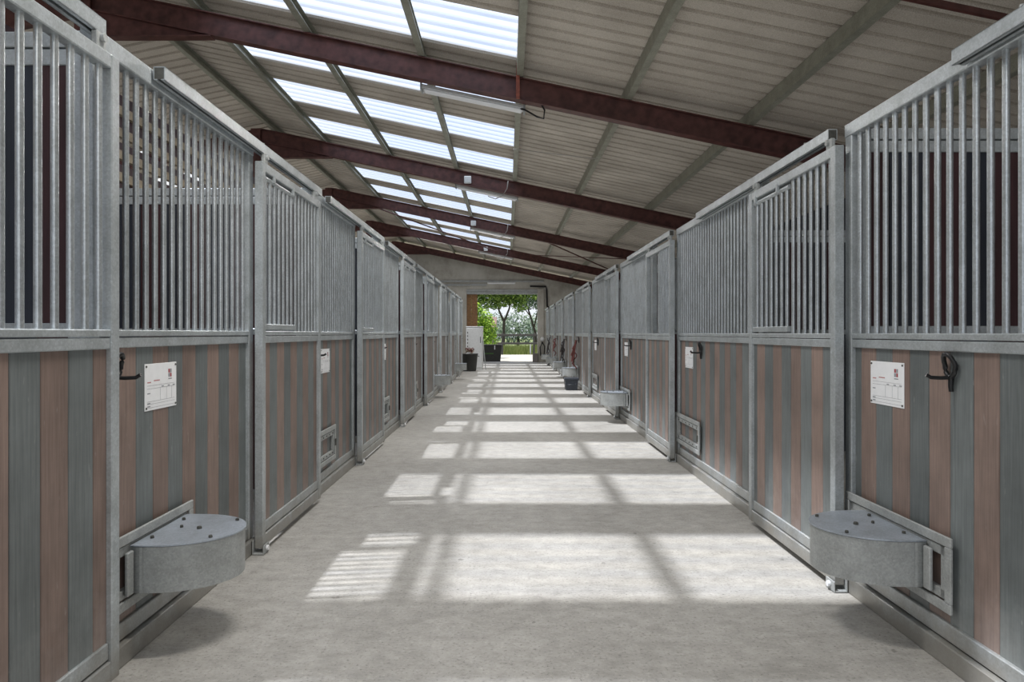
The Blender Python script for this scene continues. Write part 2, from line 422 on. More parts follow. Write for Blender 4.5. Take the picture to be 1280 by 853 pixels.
# wind bracing in the far bay, tie along the near eave
def rod(name, label, a, b, r=.012, mat=BEAM):
    tag(MB().tube([a, b], r, 6).build(name, mat), label, 'brace')
def pt(x, y, d=.10): return (x, y, zbeam(x)+d)
rod('brace_rod', 'thin dark diagonal brace rod under the roof, far right', pt(.9, YB[2]+.1), pt(4.8, YB[3]-.1), .022)
rod('brace_rod', 'thin dark diagonal brace rod crossing behind the far right one', pt(4.6, YB[2]+.1, .2), pt(.7, YB[3]-.1, .2), .015)
rod('brace_rod', 'thin dark diagonal brace rod across the far skylights', pt(-4.6, YB[2]+.1), pt(-.4, YB[3]-.1), .022)
m = MB(sheared); m.box(1.6, EAVE-.2, 5.36, 5.40, 4.56, 4.606); tag(m.build('tie_bar', BEAM), 'thin dark brown steel bar under the roof at top right', 'tie bar')

# ------------------------------------------------------------------ light fittings, boxes, cables
def fitting(label, x0, x1, y, drop, parent=None):
    """slim batten light parallel to the beams"""
    t = thing('batten_light', label, 'light fitting', ((x0+x1)/2, y, zbeam((x0+x1)/2) - drop), 0, 'batten lights along the aisle')
    L2 = (x1-x0)/2; sh = lambda p: (p[0], p[1], p[2] - SL*p[0])
    m = MB(sh); m.add([(-L2,-.07,.045),(L2,-.07,.045),(L2,.07,.045),(-L2,.07,.045),(-L2,-.085,0),(L2,-.085,0),(L2,.085,0),(-L2,.085,0)],
        [(0,1,2,3),(4,7,6,5),(0,4,5,1),(1,5,6,2),(2,6,7,3),(3,7,4,0)]); m.build('housing', WHITE, t)
    m = MB(sh); m.box(-L2+.03, L2-.03, -.06, .06, -.035, 0, c=.015); m.build('diffuser', CARD, t)
    for s in (-1, 1):
        MB(sh).box(s*L2-.012, s*L2+.012, -.088, .088, -.036, .05).build('end_cap', GALV_OLD, t)
        MB(sh).tube([(s*(L2-.15),0,.045),(s*(L2-.15),-.05,drop+.02)], .006, 6).build('hanger', GALV_OLD, t)
    return t
FL = ['white batten light under the nearest roof beam', 'white batten light behind the second roof beam', 'white batten light behind the third roof beam', 'white batten light behind the fourth roof beam']
for i in range(4):
    fitting(FL[i], -1.10, .22, YB[i]+.22, .03)
t = thing('wall_light', 'white tube light on the end wall above the doorway', 'light fitting', (-.28, YEND-.06, 3.74))
MB().box(-.68, .68, -.04, .06, 0, .10, c=.015).build('housing', WHITE, t); MB().tube([(-.62,-.05,.03),(.62,-.05,.03)], .022, 8).build('tube', CARD, t)
for i, x in ((1, -.83), (2, -1.0), (3, -.82)):
    t = thing('junction_box', 'pale junction box on the %s roof beam' % nth(i), 'junction box', (x, YB[i]-.105, zbeam(x)+.05), 0, 'junction boxes on the beams')
    MB().box(-.075, .075, -.03, .03, -.02, .13, c=.01).build('body', BOX, t)
    MB().box(-.06, .06, -.036, -.03, -.005, .115, c=.004).build('cover', BOX, t)
def cable(label, pts, r=.010, mat=CABLE):
    tag(MB().tube(pts, r, 6).build('cable', mat), label, 'cable')
for i in range(4):
    z = zbeam(.2); xo = .06; yb = YB[i]
    cable('%s cable loop hanging at the %s roof beam' % ('black' if i == 0 else 'pale', nth(i)),
        [(.16, yb+.2, z-.02), (.22, yb+.1, z-.06), (.38, yb+.05, z-.17), (.46, yb+.02, z-.2), (.47, yb, z-.1), (.42, yb-.02, z-.02)] if i == 0 else
        [(.02, yb-.10, z+.30), (.0, yb-.12, z+.14), (-.10, yb-.12, z-.02), (-.25, yb-.11, z-.08), (-.40, yb-.10, z-.02)], .012, BLACK if i == 0 else CABLE)
m = MB(); m.box(-.02, .025, 0, .02, 0, .55); o = m.build('hanger_strap', mat_plain('orange primer', (.22,.06,.035), .6)); o.location = (.13, YB[0]-.11, zbeam(.06)-.02)
tag(o, 'orange red steel strap on the nearest roof beam', 'strap')
rod('wire', 'thin wire strung under the roof right of the skylights', (.1, 11.9, zsheet(.1)-.25), (1.5, 11.6, zsheet(1.5)-.2), .006, CABLE)
cable('dark conduit on the end wall right of the doorway', [(1.1, YEND-.05, DZ+.22), (DX1+.40, YEND-.05, DZ+.2), (DX1+.44, YEND-.05, DZ+.05), (DX1+.46, YEND-.05, DZ-.75), (DX1+.6, YEND-.05, DZ-.82), (4.0, YEND-.05, DZ-.9)], .045, BLACK)

# ------------------------------------------------------------------ stalls
SIDE = {
 'L': dict(s=1, ztop=2.56, zbar=2.485, dtop=2.44, rb=1.31, rt=1.385, tk=(2.505,2.565), word='left'),
 'R': dict(s=-1, ztop=2.49, zbar=2.42, dtop=2.37, rb=1.295, rt=1.37, tk=(2.428,2.488), word='right'),
}
def place(o, side, y):
    """origin of a stall piece: fixed panel front face at floor level"""
    o.location = (-1.598 if side == 'L' else 1.82, y, 0)
    return o
def bx(m, s, u0, u1, v0, v1, z0, z1, mat=0, c=.004):
    return m.box(s*v0, s*v1, u0, u1, z0, z1, mat, c)
BARMESH = {}
def bar_mesh(l):
    k = round(l, 3)
    if k not in BARMESH:
        BARMESH[k] = MB().tube([(0,0,0),(0,0,l)], .0128, 12, caps=False).mesh('bar', GALV_BAR)
    return BARMESH[k]
def planks(side, u0, u1, z0, z1, v, first, wide=.147):
    m = MB(); u = u0; k = first; s = SIDE[side]['s']
    order = []
    while u < u1 - .01:
        e = min(u+wide, u1); order.append((u, e)); u = e
    for (a, b) in order:
        bx(m, s, a+.0015, b-.0015, v-.03, v, z0, z1, k % 2, .003); k += 1
    return m
def bars(parent, side, u0, u1, z0, z1, v, pitch=.0835):
    s = SIDE[side]['s']; n = max(1, round((u1-u0)/pitch)); st = (u1-u0)/n
    me = bar_mesh(z1-z0)
    for k in range(n):
        link('bar', me, parent, (s*v, u0 + st*(k+.5), z0))

def hatch_frame(m, s, u0, u1, v=.012):
    z0, z1, t = .215, .53, .042
    for (a, b, c, d2) in ((u0,u1,z1-t,z1),(u0,u1,z0,z0+t),(u0,u0+t,z0+t,z1-t),(u1-t,u1,z0+t,z1-t)): bx(m, s, a, b, 0, v, c, d2, 0, .003)
def fixed_panel(side, L, kind, label, group, first):
    """u from 0 (camera end) to L"""
    p = SIDE[side]; s = p['s']
    t = thing('stall_screen', label, 'stall front', group=group)
    m = MB()
    stw = .07
    for a in (0, L-stw): bx(m, s, a, a+stw, -.055, 0, .09, p['ztop'])
    bx(m, s, 0, L, -.055, .004, p['zbar'], p['ztop'])
    zm = (p['rb']+p['rt'])/2 + .008
    bx(m, s, stw, L-stw, -.05, 0, zm+.002, p['rt']); bx(m, s, stw, L-stw, -.05, -.004, p['rb'], zm-.002)
    bx(m, s, 0, L, -.05, .02, .0, .088); bx(m, s, stw, L-stw, -.05, -.005, .094, .165)
    m.build('frame', GALV, t)
    planks(side, stw-.01, L-stw+.01, .15, p['rb']+.01, -.022, first).build('plank_panel', [BROWN, SLATE], t)
    bars(t, side, stw, L-stw, p['rt']-.005, p['zbar']+.01, -.026)
    # hatch opening for the manger
    hl = .74 if side == 'L' else .90
    u0 = .10 if side == 'L' else L - .10 - hl + .08
    h = MB(); hatch_frame(h, s, u0, u0+hl); hf = h.build('hatch_frame', GALV_OLD, t)
    i = .048; hm = MB()
    z0, z1 = .215+.042, .53-.042
    for (a, b, c, d2) in ((u0+i,u0+hl-i,z1-.045,z1-.006),(u0+i,u0+hl-i,z0+.006,z0+.045),(u0+i,u0+i+.03,z0+.006,z1-.006),(u0+hl-i-.03,u0+hl-i,z0+.006,z1-.006)): bx(hm, s, a, b, -.02, .004, c, d2, 0, .002)
    hm.build('hatch_leaf', GALV_OLD, t)
    if kind == 'hatch':
        if 'rivet' not in BARMESH: BARMESH['rivet'] = MB().box(-.0025, .0025, -.006, .006, -.006, .006, 0, .001).mesh('rivet', RUST)
        for k in range(6):
            uu = u0+.11+(hl-.22)*k/5
            for zz in (z1-.026, z0+.026): link('rivet', BARMESH['rivet'], t, (s*.0065, uu, zz))
        uu = u0+hl*(.95 if side == 'L' else .05)
        r = MB(); r.box(s*.012, s*.022, uu-.012, uu+.012, .34, .40); r.build('hatch_latch', RUST, t)
    return t

def sliding_door(side, W, label, group, first, open_flap=False):
    """front face at v=.085, u from 0 (camera end) to W"""
    p = SIDE[side]; s = p['s']; v1 = .085; v0 = .033; st = .055
    t = thing('stall_door', label, 'stall door', group=group)
    m = MB(); zt = p['dtop']
    for a in (0, W-st): bx(m, s, a, a+st, v0, v1, .035, zt)
    bx(m, s, st, W-st, v0, v1-.002, zt-.055, zt)
    zm = (p['rb']+p['rt'])/2 + .008
    bx(m, s, st, W-st, v0, v1-.003, zm+.002, p['rt']); bx(m, s, st, W-st, v0, v1-.006, p['rb'], zm-.002)
    bx(m, s, st, W-st, v0, v1-.002, .04, .115); bx(m, s, st, W-st, v0, v1-.012, .120, .185)
    m.build('frame', GALV, t)
    planks(side, st-.01, W-st+.01, .17, p['rb']+.01, v1-.022, first).build('plank_panel', [BROWN, SLATE], t)
    fw = W*.46
    f0 = (st+.012, st+.012+fw) if side == 'L' else (W-st-.012-fw, W-st-.012)
    if side == 'L': bars(t, side, f0[1]+.01, W-st, p['rt']-.004, zt-.05, v1-.026)
    else: bars(t, side, st, f0[0]-.01, p['rt']-.004, zt-.05, v1-.026)
    # hinged grille flap
    hinge = (f0[1] if side == 'L' else f0[0])
    f = link('grille_flap', None, t, (s*(v1-.026), hinge, 0))
    q = MB(); a, b = f0[0]-hinge, f0[1]-hinge
    zb0, zb1 = p['rt']+.03, zt-.085
    q.tube([(0,a,zb1),(0,b,zb1)], .016, 8); q.box(-.022, .022, a, b, zb0-.02, zb0+.015, 0, .003)
    if open_flap:
        q.box(-.02, .02, a-.0, a+.05, zb0, zb1, 0, .004); q.box(-.02, .02, b-.05, b, zb0, zb1, 0, .004)
    for e in (a+(b-a)*.25, a+(b-a)*.9): q.box(s*.012, s*.03, e-.012, e+.012, zb1-.01, zb1+.045, 0, .002)
    fr = q.build('flap_frame', GALV, f)
    n = max(1, round((b-a)/.0835)); me = bar_mesh(zb1-zb0)
    for k in range(n): link('bar', me, f, (0, a+(b-a)*(k+.5)/n, zb0))
    if open_flap: f.rotation_euler = (0, 0, R(-32))
    # roller hangers
    for e in (.10, W-.10):
        h = MB(); bx(h, s, e-.03, e+.03, v0+.015, v1-.012, zt-.005, p['tk'][0]-.001); h.tube([(s*(v0+.01), e, p['tk'][0]-.022), (s*(v1+.002), e, p['tk'][0]-.022)], .016, 10)
        h.build('roller_hanger', GALV_OLD, t)
    return t
def track(side, L, label, group):
    p = SIDE[side]; s = p['s']
    t = thing('door_track', label, 'door track', group=group)
    m = MB(); z0, z1 = p['tk']; va, vb = .015, .066; w = .004
    bx(m, s, 0, L, vb-w, vb, z0, z1, 0, 0); bx(m, s, 0, L, va, va+w, z0, z1, 0, 0); bx(m, s, 0, L, va, vb, z1-w, z1, 0, 0)
    bx(m, s, 0, L, va, va+.017, z0, z0+w, 0, 0); bx(m, s, 0, L, vb-.017, vb, z0, z0+w, 0, 0)
    m.build('channel', GALV, t)
    for e in (.35, L*.5, L-.35):
        b = MB(); bx(b, s, e-.03, e+.03, 0, vb-.01, z1, z1+.008); b.tube([(s*.04, e, z1+.008), (s*.04, e, z1+.018)], .011, 8); b.build('bracket', GALV_OLD, t)
    for e in (.004, L-.004):
        b = MB(); bx(b, s, e-.004, e+.004, va+.004, vb-.004, z0+.004, z1-.004, 0, 0); b.build('end_stop', RUST, t)
    return t
def guide(side, label):
    s = SIDE[side]['s']
    t = thing('floor_guide', label, 'door guide', group='floor guides of the %s doors' % SIDE[side]['word'])
    m = MB(); bx(m, s, -.05, .05, .024, .03, 0, .09); bx(m, s, -.05, .05, .09, .097, 0, .06); bx(m, s, -.05, .05, .024, .097, 0, .012); m.build('bracket', GALV_OLD, t)
    b = MB(); b.tube([(s*.098, 0, .035), (s*.112, 0, .035)], .016, 8); b.build('roller', CARD, t)
    return t
def manger(side, label, L=.51):
    """half-round galvanised swing manger, centred on u=0"""
    s = SIDE[side]['s']
    t = thing('feed_manger', label, 'feed manger', group='half-round mangers on the %s stalls' % SIDE[side]['word'])
    hu = L/2; pr = .385; st = .09
    def outline(off=0):
        pts = [(.012, -hu-off)]
        for k in range(25):
            a = -math.pi/2 + math.pi*k/24
            pts.append((st + (pr-st+off)*math.cos(a), (hu+off)*math.sin(a)))
        pts.append((.012, hu+off)); return [(s*x, y) for x, y in (pts if s > 0 else pts[::-1])]
    z0, z1 = .275, .468
    m = MB(); m.prism(outline(), z0, z1, 0, True)
    bx(m, s, -hu-.05, -hu+.0, .012, .028, z0+.0, z1-.01); bx(m, s, hu, hu+.05, .012, .028, z0, z1-.01); m.build('bowl', GALV_OLD, t)
    m = MB(); m.prism(outline(.006), z1+.003, z1+.009, 0, True); m.build('lid', GALV_LID, t)
    for (x, y, r) in ((.19, 0, .012), (.05, -.15, .009), (.05, .15, .009), (.10, .02, .008), (.30, -.14, .009), (.31, .14, .009)):
        b = MB(); b.lathe(s*x, y, [(0, z1+.020), (r*.8, z1+.020), (r, z1+.016), (r, z1+.009)], 6, 0, False); b.build('bolt', RUST, t)
    m = MB(); m.box(s*.05, s*.062, -hu-.002, -hu+.003, z0, z1); m.build('seam', GALV_OLD, t)
    return t
def card(side, label, full=True):
    s = SIDE[side]['s']
    t = thing('stall_card', label, 'stall card', group='white stall cards on the %s row' % SIDE[side]['word'])
    z0, z1, w = 1.02, 1.232, .30
    m = MB(); m.box(0, s*.003, 0, w, z0, z1, 0, .001); m.build('sheet', CARD, t)
    if not full: return t
    # reading direction: left-hand cards read toward +u, right-hand ones toward -u
    U = (lambda q: q) if s > 0 else (lambda q: w-q)
    def ink(q0, q1, a, b, mat): mm[mat].box(s*.003, s*.0036, U(q0), U(q1), z0+a, z0+b)
    mm = {INK: MB(), REDINK: MB()}
    for a in (.112, .098, .040, .028, .012): ink(.02, .28, a, a+.0012, INK)
    for q in (.14, .20, .25): ink(q, q+.001, .040, .098, INK); ink(q+.012, q+.032, .101, .106, INK)
    for a in (.075, .030, .016): ink(.022, .048, a, a+.005, INK)
    ink(.022, .055, .125, .130, REDINK); ink(.08, .135, .131, .136, REDINK)
    mm['logo'] = MB()
    for k, (a, b) in enumerate(((.218,.233),(.236,.250),(.218,.233),(.236,.250))):
        ink(a, b, .175-.020*(k//2)-.012, .175-.020*(k//2)+.012-.006, 'logo' if k in (0, 3) else INK)
    ink(.218, .252, .132, .137, INK)
    mm[INK].build('print', INK, t); mm[REDINK].build('red_heading', REDINK, t); mm['logo'].build('logo', LOGO, t)
    for q in (.012, w-.012):
        for z in (z0+.012, z1-.012):
            b = MB(); b.tube([(s*.003, q, z), (s*.006, q, z)], .005, 8); b.build('screw', RUST, t)
    return t
def hook(side, label):
    """bridle hook: oval ring on the wall with an arm reaching into the aisle"""
    s = SIDE[side]['s']
    t = thing('bridle_hook', label, 'bridle hook', group='black bridle hooks on the %s row' % SIDE[side]['word'])
    m = MB()
    ring = [(s*(.016 + .03*max(0, math.sin(a))*.6), .034*math.cos(a), 1.238 + .047*math.sin(a)) for a in [2*math.pi*k/20 for k in range(20)]]
    m.tube(ring, .010, 8, closed=True); m.build('ring', BLACK, t)
    m = MB(); m.tube([(s*.012, 0, 1.195), (s*.014, .0, 1.15), (s*.012, 0, 1.13)], [.012, .010, .009], 8); m.build('stem', BLACK, t)
    m = MB(); m.tube([(s*.012, 0, 1.188), (s*.05, .004, 1.186), (s*.092, .006, 1.188), (s*.112, .006, 1.200)], .008, 8); m.build('arm', BLACK, t)
    return t
def partition(side, y, D, label):
    p = SIDE[side]; s = p['s']
    t = thing('stall_partition', label, 'partition', group='plank partitions between the %s stalls' % p['word'])
    place(t, side, y)
    m = MB(); x = -.06; k = 0
    zt = p['ztop'] - .01
    while x > -D:
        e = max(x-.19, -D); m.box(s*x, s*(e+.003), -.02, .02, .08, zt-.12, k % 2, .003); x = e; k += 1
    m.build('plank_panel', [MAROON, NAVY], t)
    m = MB(); m.box(s*-.06, s*-D, -.03, .03, zt-.06, zt, 0, .003); m.box(s*-.06, s*-D, -.03, .03, zt-.13, zt-.068, 0, .003); m.box(s*-.06, s*-D, -.03, .03, .02, .10, 0, .003)
    m.box(s*-.06, s*-D, -.026, .026, 1.36, 1.41, 0, .003); m.box(s*-.062, s*-.117, -.034, .034, .018, zt+.003, 0, .003); m.build('frame', GALV, t)
    return t

PL_, PR_ = 2.97, 3.77
LDOOR0, RDOOR0 = 4.36, 3.73
WL, WR = 1.36, 1.33
FL_len, FR_len = 1.71, 2.54
# prototypes are made the first time a kind is needed, later ones are copies
PROTO = {}
def get(key, maker, label):
    if key not in PROTO:
        PROTO[key] = maker(label); return PROTO[key]
    o = copy_tree(PROTO[key]); o['label'] = label; return o
def which(i, n, side): return 'last' if i == n-1 else nth(i)

NL = 8
for i in range(NL):
    k = i-1; y = LDOOR0 + PL_*k; w = which(i, NL, 'L')
    op = i in (4, 7)
    lab = 'stall door of brown and grey planks, %s on the left side counting from the camera' % w
    if i == 0: lab = 'left stall door nearest the camera, cut off by the photo edge'
    o = get(('dl', op), lambda l: sliding_door('L', WL, l, 'sliding doors of the left stalls', 0, op), lab); place(o, 'L', y)
    lab = 'door track on the left side, %s from the camera, galvanised box channel' % w
    o = get('tl', lambda l: track('L', 2.68, l, 'door tracks over the left stalls'), lab); place(o, 'L', y - 1.21 - (.17 if i == 0 else 0))
    if i > 0:
        o = get('gl', lambda l: guide('L', l), 'floor guide under left stall door, %s from the camera' % w); place(o, 'L', y+.03)
NF = 8
for i in range(NF):
    y = LDOOR0 + PL_*(i-1) + WL - .03; w = which(i, NF, 'L')
    kind = 'manger' if i in (0, 4, 6) else 'hatch'
    lab = 'left fixed stall front, %s from the camera, barred above planks, %s' % (w, 'with manger' if kind == 'manger' else 'closed metal hatch')
    o = get(('fl', kind), lambda l: fixed_panel('L', FL_len, kind, l, 'fixed fronts of the left stalls', 1), lab); place(o, 'L', y)
    if kind == 'manger':
        lab = {0: 'half-round galvanised manger at lower left, nearest the camera', 4: 'small galvanised manger halfway down the left side', 6: 'farthest galvanised manger on the left side, near the black tub'}[i]
        o = get('ml', lambda l: manger('L', l), lab); place(o, 'L', y+.50)
    lab = 'white stall card on the left row, %s from the camera' % w
    if i == 0: lab = 'large white stall card on planks at left, above the manger'
    o = get('cl', lambda l: card('L', l), lab); place(o, 'L', y+.42); o.location.x += -.0215
    lab = 'black bridle hook on the left row, %s from the camera' % w
    if i == 0: lab = 'black bridle hook beside the nearest left white card'
    o = get('hl', lambda l: hook('L', l), lab); place(o, 'L', y+.17); o.location.x += -.022
for i in range(5):
    partition('L', 2.78 + PL_*i, 3.4, 'dark maroon and navy plank partition inside left stalls, %s from the camera' % nth(i))

NR = 8
for j in range(-1, NR):
    y = RDOOR0 + PR_*j; i = j; w = which(max(j, 0), NR, 'R')
    if j >= 0 and y + WR < 33:
        op = j >= 1
        lab = 'stall door of brown and grey planks, %s on the right side counting from the camera' % w
        o = get(('dr', op), lambda l: sliding_door('R', WR, l, 'sliding doors of the right stalls', 1, op), lab); place(o, 'R', y)
        o = get('gr', lambda l: guide('R', l), 'floor guide under right stall door, %s from the camera' % w); place(o, 'R', y+.03)
    lab = 'galvanised door track at top right corner, cut off by the photo edge' if j < 0 else 'door track on the right side, %s complete one from the camera, galvanised channel' % w
    if y + 2.8 < 33.5:
        o = get('tr', lambda l: track('R', 2.70, l, 'door tracks over the right stalls'), lab); place(o, 'R', y+.12)
for j in range(NR):
    yend = RDOOR0 + PR_*j + .062; y = yend - FR_len; w = which(j, NR, 'R')
    kind = 'hatch' if j in (1, 3) else 'manger'
    lab = 'right fixed stall front, %s from the camera, barred above planks, %s' % (w, 'with manger' if kind == 'manger' else 'closed metal hatch')
    o = get(('fr', kind), lambda l: fixed_panel('R', FR_len, kind, l, 'fixed fronts of the right stalls', 1), lab); place(o, 'R', y)
    if kind == 'manger':
        lab = {0: 'half-round galvanised manger at lower right, nearest the camera', 2: 'galvanised manger on the right, second from the camera',
               4: 'galvanised manger on the right, just behind the navy crate'}.get(j, 'small galvanised manger on the right, %s from the camera' % nth({5: 3, 6: 4, 7: 5}.get(j, 0)))
        o = get('mr', lambda l: manger('R', l), lab); place(o, 'R', yend-.50)
    lab = 'white stall card on the right row, %s from the camera' % w
    if j == 0: lab = 'large white stall card on planks at right, beside the black hook'
    if j < 4:
        o = get('cr', lambda l: card('R', l), lab); place(o, 'R', yend-.53 - (.06 if j else 0)); o.location.x += .0215
    lab = 'black bridle hook on the right row, %s from the camera' % w
    if j == 0: lab = 'black bridle hook at right, beside the nearest white card'
    o = get('hr', lambda l: hook('R', l), lab); place(o, 'R', yend-.89 - (.02 if j else 0)); o.location.x += .022
for j in range(4):
    partition('R', RDOOR0 + .10 + PR_*j, 3.6, 'dark maroon and navy plank partition inside right stalls, %s from the camera' % nth(j))

# ------------------------------------------------------------------ things in the aisle
def strap_bundle(label, y, mat, seed, z0=1.19, L=.75):
    q = random.Random(seed); t = thing('halter', label, 'halter', (1.82, y, 0), 0, 'halters and ropes hanging on the right row')
    m = MB()
    for k in range(5):
        a = q.uniform(.05, .13); l = L*q.uniform(.45, 1.0); ph = q.uniform(-.6, .6); d = q.uniform(.05, .12); pts = []
        for n in range(17):
            an = math.pi*2*n/16; r_ = (1-math.cos(an))/2
            pts.append((-.065 - d*r_ + q.uniform(-.008, .008), a*math.sin(an) + ph*.25*r_ + q.uniform(-.01,.01), z0 - l*r_))
        m.tube(pts, .014, 6)
    m.build('straps', mat, t)
    m = MB(); pts = []
    for n in range(16):
        s_ = n/15; pts.append((-.10+.05*math.sin(13*s_+seed), .06*math.sin(10*s_)+.03, z0 - .02 - L*s_))
    m.tube(pts, .016, 6).build('lead_rope', mat, t)
    MB().tube([(-.12, .03+.025*math.cos(a), z0-.3+.025*math.sin(a)) for a in [2*math.pi*k/10 for k in range(10)]], .006, 6, closed=True).build('buckle', GALV_OLD, t)
yy = lambda j: RDOOR0 + PR_*j + .062 - .91 - .006
strap_bundle('maroon halter hanging above the navy crate on the right', yy(4), ROPE_R, 1, 1.19, .70)
strap_bundle('tangled black halter hanging right, behind the maroon one', yy(5), ROPE_D, 2, 1.19, .70)
strap_bundle('brown halter on the right row, third of those hanging', yy(6), ROPE_R, 3, 1.19, .6)
strap_bundle('farthest dark halter hanging on the right row near the doorway', yy(7), ROPE_D, 4, 1.19, .68)

t = thing('crate', 'navy plastic crate with lid on the floor by right stalls', 'crate', (1.55, 17.1, 0))
m = MB(); zt = .27
for (x, y_, z) in (): pass
m.add([(-.135,-.17,0),(.135,-.17,0),(.135,.17,0),(-.135,.17,0),(-.16,-.2,zt),(.16,-.2,zt),(.16,.2,zt),(-.16,.2,zt)], [(0,3,2,1),(0,1,5,4),(1,2,6,5),(2,3,7,6),(3,0,4,7),(4,5,6,7)])
m.build('tub', NAVYP, t)
MB().box(-.175, .175, -.215, .215, zt-.03, zt+.03, 0, .012).build('lid', NAVYP, t)
m = MB(); m.tube([(-.09,-.205,.16),(-.09,-.235,.14),(.09,-.235,.14),(.09,-.205,.16)], .008, 6).build('handle', NAVYP, t)

t = thing('tub', 'tall black rubber tub filled with straps at the far left', 'tub', (-1.37, 25.6, 0))
m = MB(); m.lathe(0, 0, [(0,.0),(.23,.0),(.245,.05),(.295,.60),(.315,.605),(.315,.635),(.292,.635),(.28,.60),(.0,.50)], 28); m.build('body', TUB, t)
for s in (-1, 1):
    MB().tube([(s*.29,-.06,.56),(s*.35,-.05,.53),(s*.35,.05,.53),(s*.29,.06,.56)], .012, 6).build('handle', TUB, t)
q = random.Random(5); t = thing('strap_pile', 'tangle of brown straps heaped on top of the black tub', 'straps', (-1.37, 25.6, .60))
m = MB()
for k in range(6):
    r = q.uniform(.09, .17); ph = q.random()*6
    m.tube([(r*math.cos(a)+q.uniform(-.03,.03), r*math.sin(a), .04+.10*abs(math.sin(a*1.5+ph))+.02*k) for a in [2*math.pi*n/14 for n in range(14)]], .017, 6, mat=k % 2, closed=True)
m.build('straps', [ROPE_B, ROPE_R], t)

t = thing('cabinet', 'tall white metal cabinet standing at the far left near the doorway', 'cabinet', (-1.20, 26.75, 0))
m = MB(); m.box(-.34, .28, -.32, .32, .06, 1.60, 0, .02); m.box(-.32, .26, -.30, .30, 0, .06); m.build('body', WHITE, t)
m = MB(); m.box(-.325, .265, -.345, -.322, .09, 1.57, 0, .01); dr = m.build('door', WHITE, t)
m = MB(); m.tube([(.20,-.345,1.02),(.20,-.385,1.04),(.20,-.385,1.22),(.20,-.345,1.24)], .012, 6); m.build('handle', BLACK, dr)
m = MB()
for k in range(5): m.box(-.30, -.27, -.350, -.344, .85+.13*k, .91+.13*k)
m.build('vent_slots', BLACK, dr)
m = MB(); m.box(-.35, .29, -.34, .33, 1.60, 1.635, 0, .008); m.build('top', WHITE, t)
m = MB(); m.add([(.0,0,0),(.0,.08,0),(-.10,.08,1.1),(-.10,0,1.1),(.03,0,0),(.03,.08,0),(-.07,.08,1.1),(-.07,0,1.1)], [(0,1,2,3),(7,6,5,4),(0,4,5,1),(1,5,6,2),(2,6,7,3),(3,7,4,0)])
o = m.build('plank', GALV_OLD); o.location = (-.82, 26.35, 0); tag(o, 'pale narrow board leaning against the white cabinet', 'board')

t = thing('water_trough', 'large black plastic trough standing just outside the doorway', 'trough', (-.76, 34.9, -.02))
m = MB(); zt = .82
m.add([(-.42,-.35,0),(.42,-.35,0),(.42,.35,0),(-.42,.35,0),(-.50,-.42,zt),(.50,-.42,zt),(.50,.42,zt),(-.50,.42,zt)], [(0,3,2,1),(0,1,5,4),(1,2,6,5),(2,3,7,6),(3,0,4,7)])
m.add([(-.45,-.37,zt-.02),(.45,-.37,zt-.02),(.45,.37,zt-.02),(-.45,.37,zt-.02),(-.36,-.3,.2),(.36,-.3,.2),(.36,.3,.2),(-.36,.3,.2)], [(4,5,6,7),(0,4,5,1),(1,5,6,2),(2,6,7,3),(3,7,4,0)])
m.build('shell', TUB, t)
m = MB(); 
for (a, b, c, d2) in ((-.52,.52,-.44,-.37),(-.52,.52,.37,.44),(-.52,-.45,-.37,.37),(.45,.52,-.37,.37)): m.box(a, b, c, d2, zt-.03, zt+.02, 0, .012)
m.build('rim', TUB, t)
m = MB()
for k in range(5): m.box(-.34+.09*k, -.28+.09*k, -.398, -.39, .37, .43)
m.build('lettering', GREENP, t); MB().box(.13, .17, -.44, -.425, .60, .80).build('sticker', CARD, t)

t = thing('wall_hose', 'dark coiled hose hanging by the right door jamb', 'hose', (1.66, YEND-.2, 0))
m = MB()
for k in range(3): m.tube([(.02*k, -.06-.03*k, .95+.0), (.13, -.06-.03*k, .75), (.1, -.06-.03*k, .35), (-.06, -.06-.03*k, .3), (-.09, -.06-.03*k, .7)], .025, 8, closed=True)
m.build('coil', BLACK, t); MB().lathe(.02, -.02, [(0,1.0),(.09,1.02),(.10,1.12),(.05,1.2),(0,1.2)], 14).build('reel', WHITE, t)
t = MB(); t.box(1.22, 1.46, YEND-.35, YEND-.05, 0, .42, 0, .01); tag(t.build('concrete_block', STONE), 'grey concrete block at the foot of the right door jamb', 'block')

# ------------------------------------------------------------------ outside
def foliage(name, blobs, n, size, mat, parent, seed):
    q = random.Random(seed); m = MB(); tot = sum(b[3]*b[4]*b[5] for b in blobs)
    for (x, y, z, rx, ry, rz) in blobs:
        for _ in range(int(n*rx*ry*rz/tot)):
            while True:
                p = Vector((q.uniform(-1,1), q.uniform(-1,1), q.uniform(-1,1)))
                if .12 < p.length < 1: break
            c = Vector((x+p.x*rx, y+p.y*ry, z+p.z*rz))
            a = Vector((q.gauss(0,1), q.gauss(0,1), q.gauss(0,1))).normalized(); b = a.orthogonal().normalized(); sz = size*q.uniform(.6,1.3)
            m.add([c-a*sz, c+b*sz*.5, c+a*sz, c-b*sz*.5], [(0,1,2,3)])
    return m.build(name, mat, parent)
t = thing('shrub', 'bright green leafy shrub just left outside the doorway', 'shrub', (-1.40, 39.5, 0))
foliage('foliage', [(.05,0,1.0,.85,.7,.9), (-.1,.1,2.0,.75,.6,.8), (.25,0,1.6,.6,.6,.7), (-.5,0,2.7,.5,.5,.5), (-1.2,.3,1.5,.8,.8,1.5)], 5200, .085, LEAF_BUSH, t, 1)
MB().tube([(0,0,0),(.05,0,1.2),(-.1,0,2.2)], [.05,.04,.02], 6).build('stem', BARK, t)
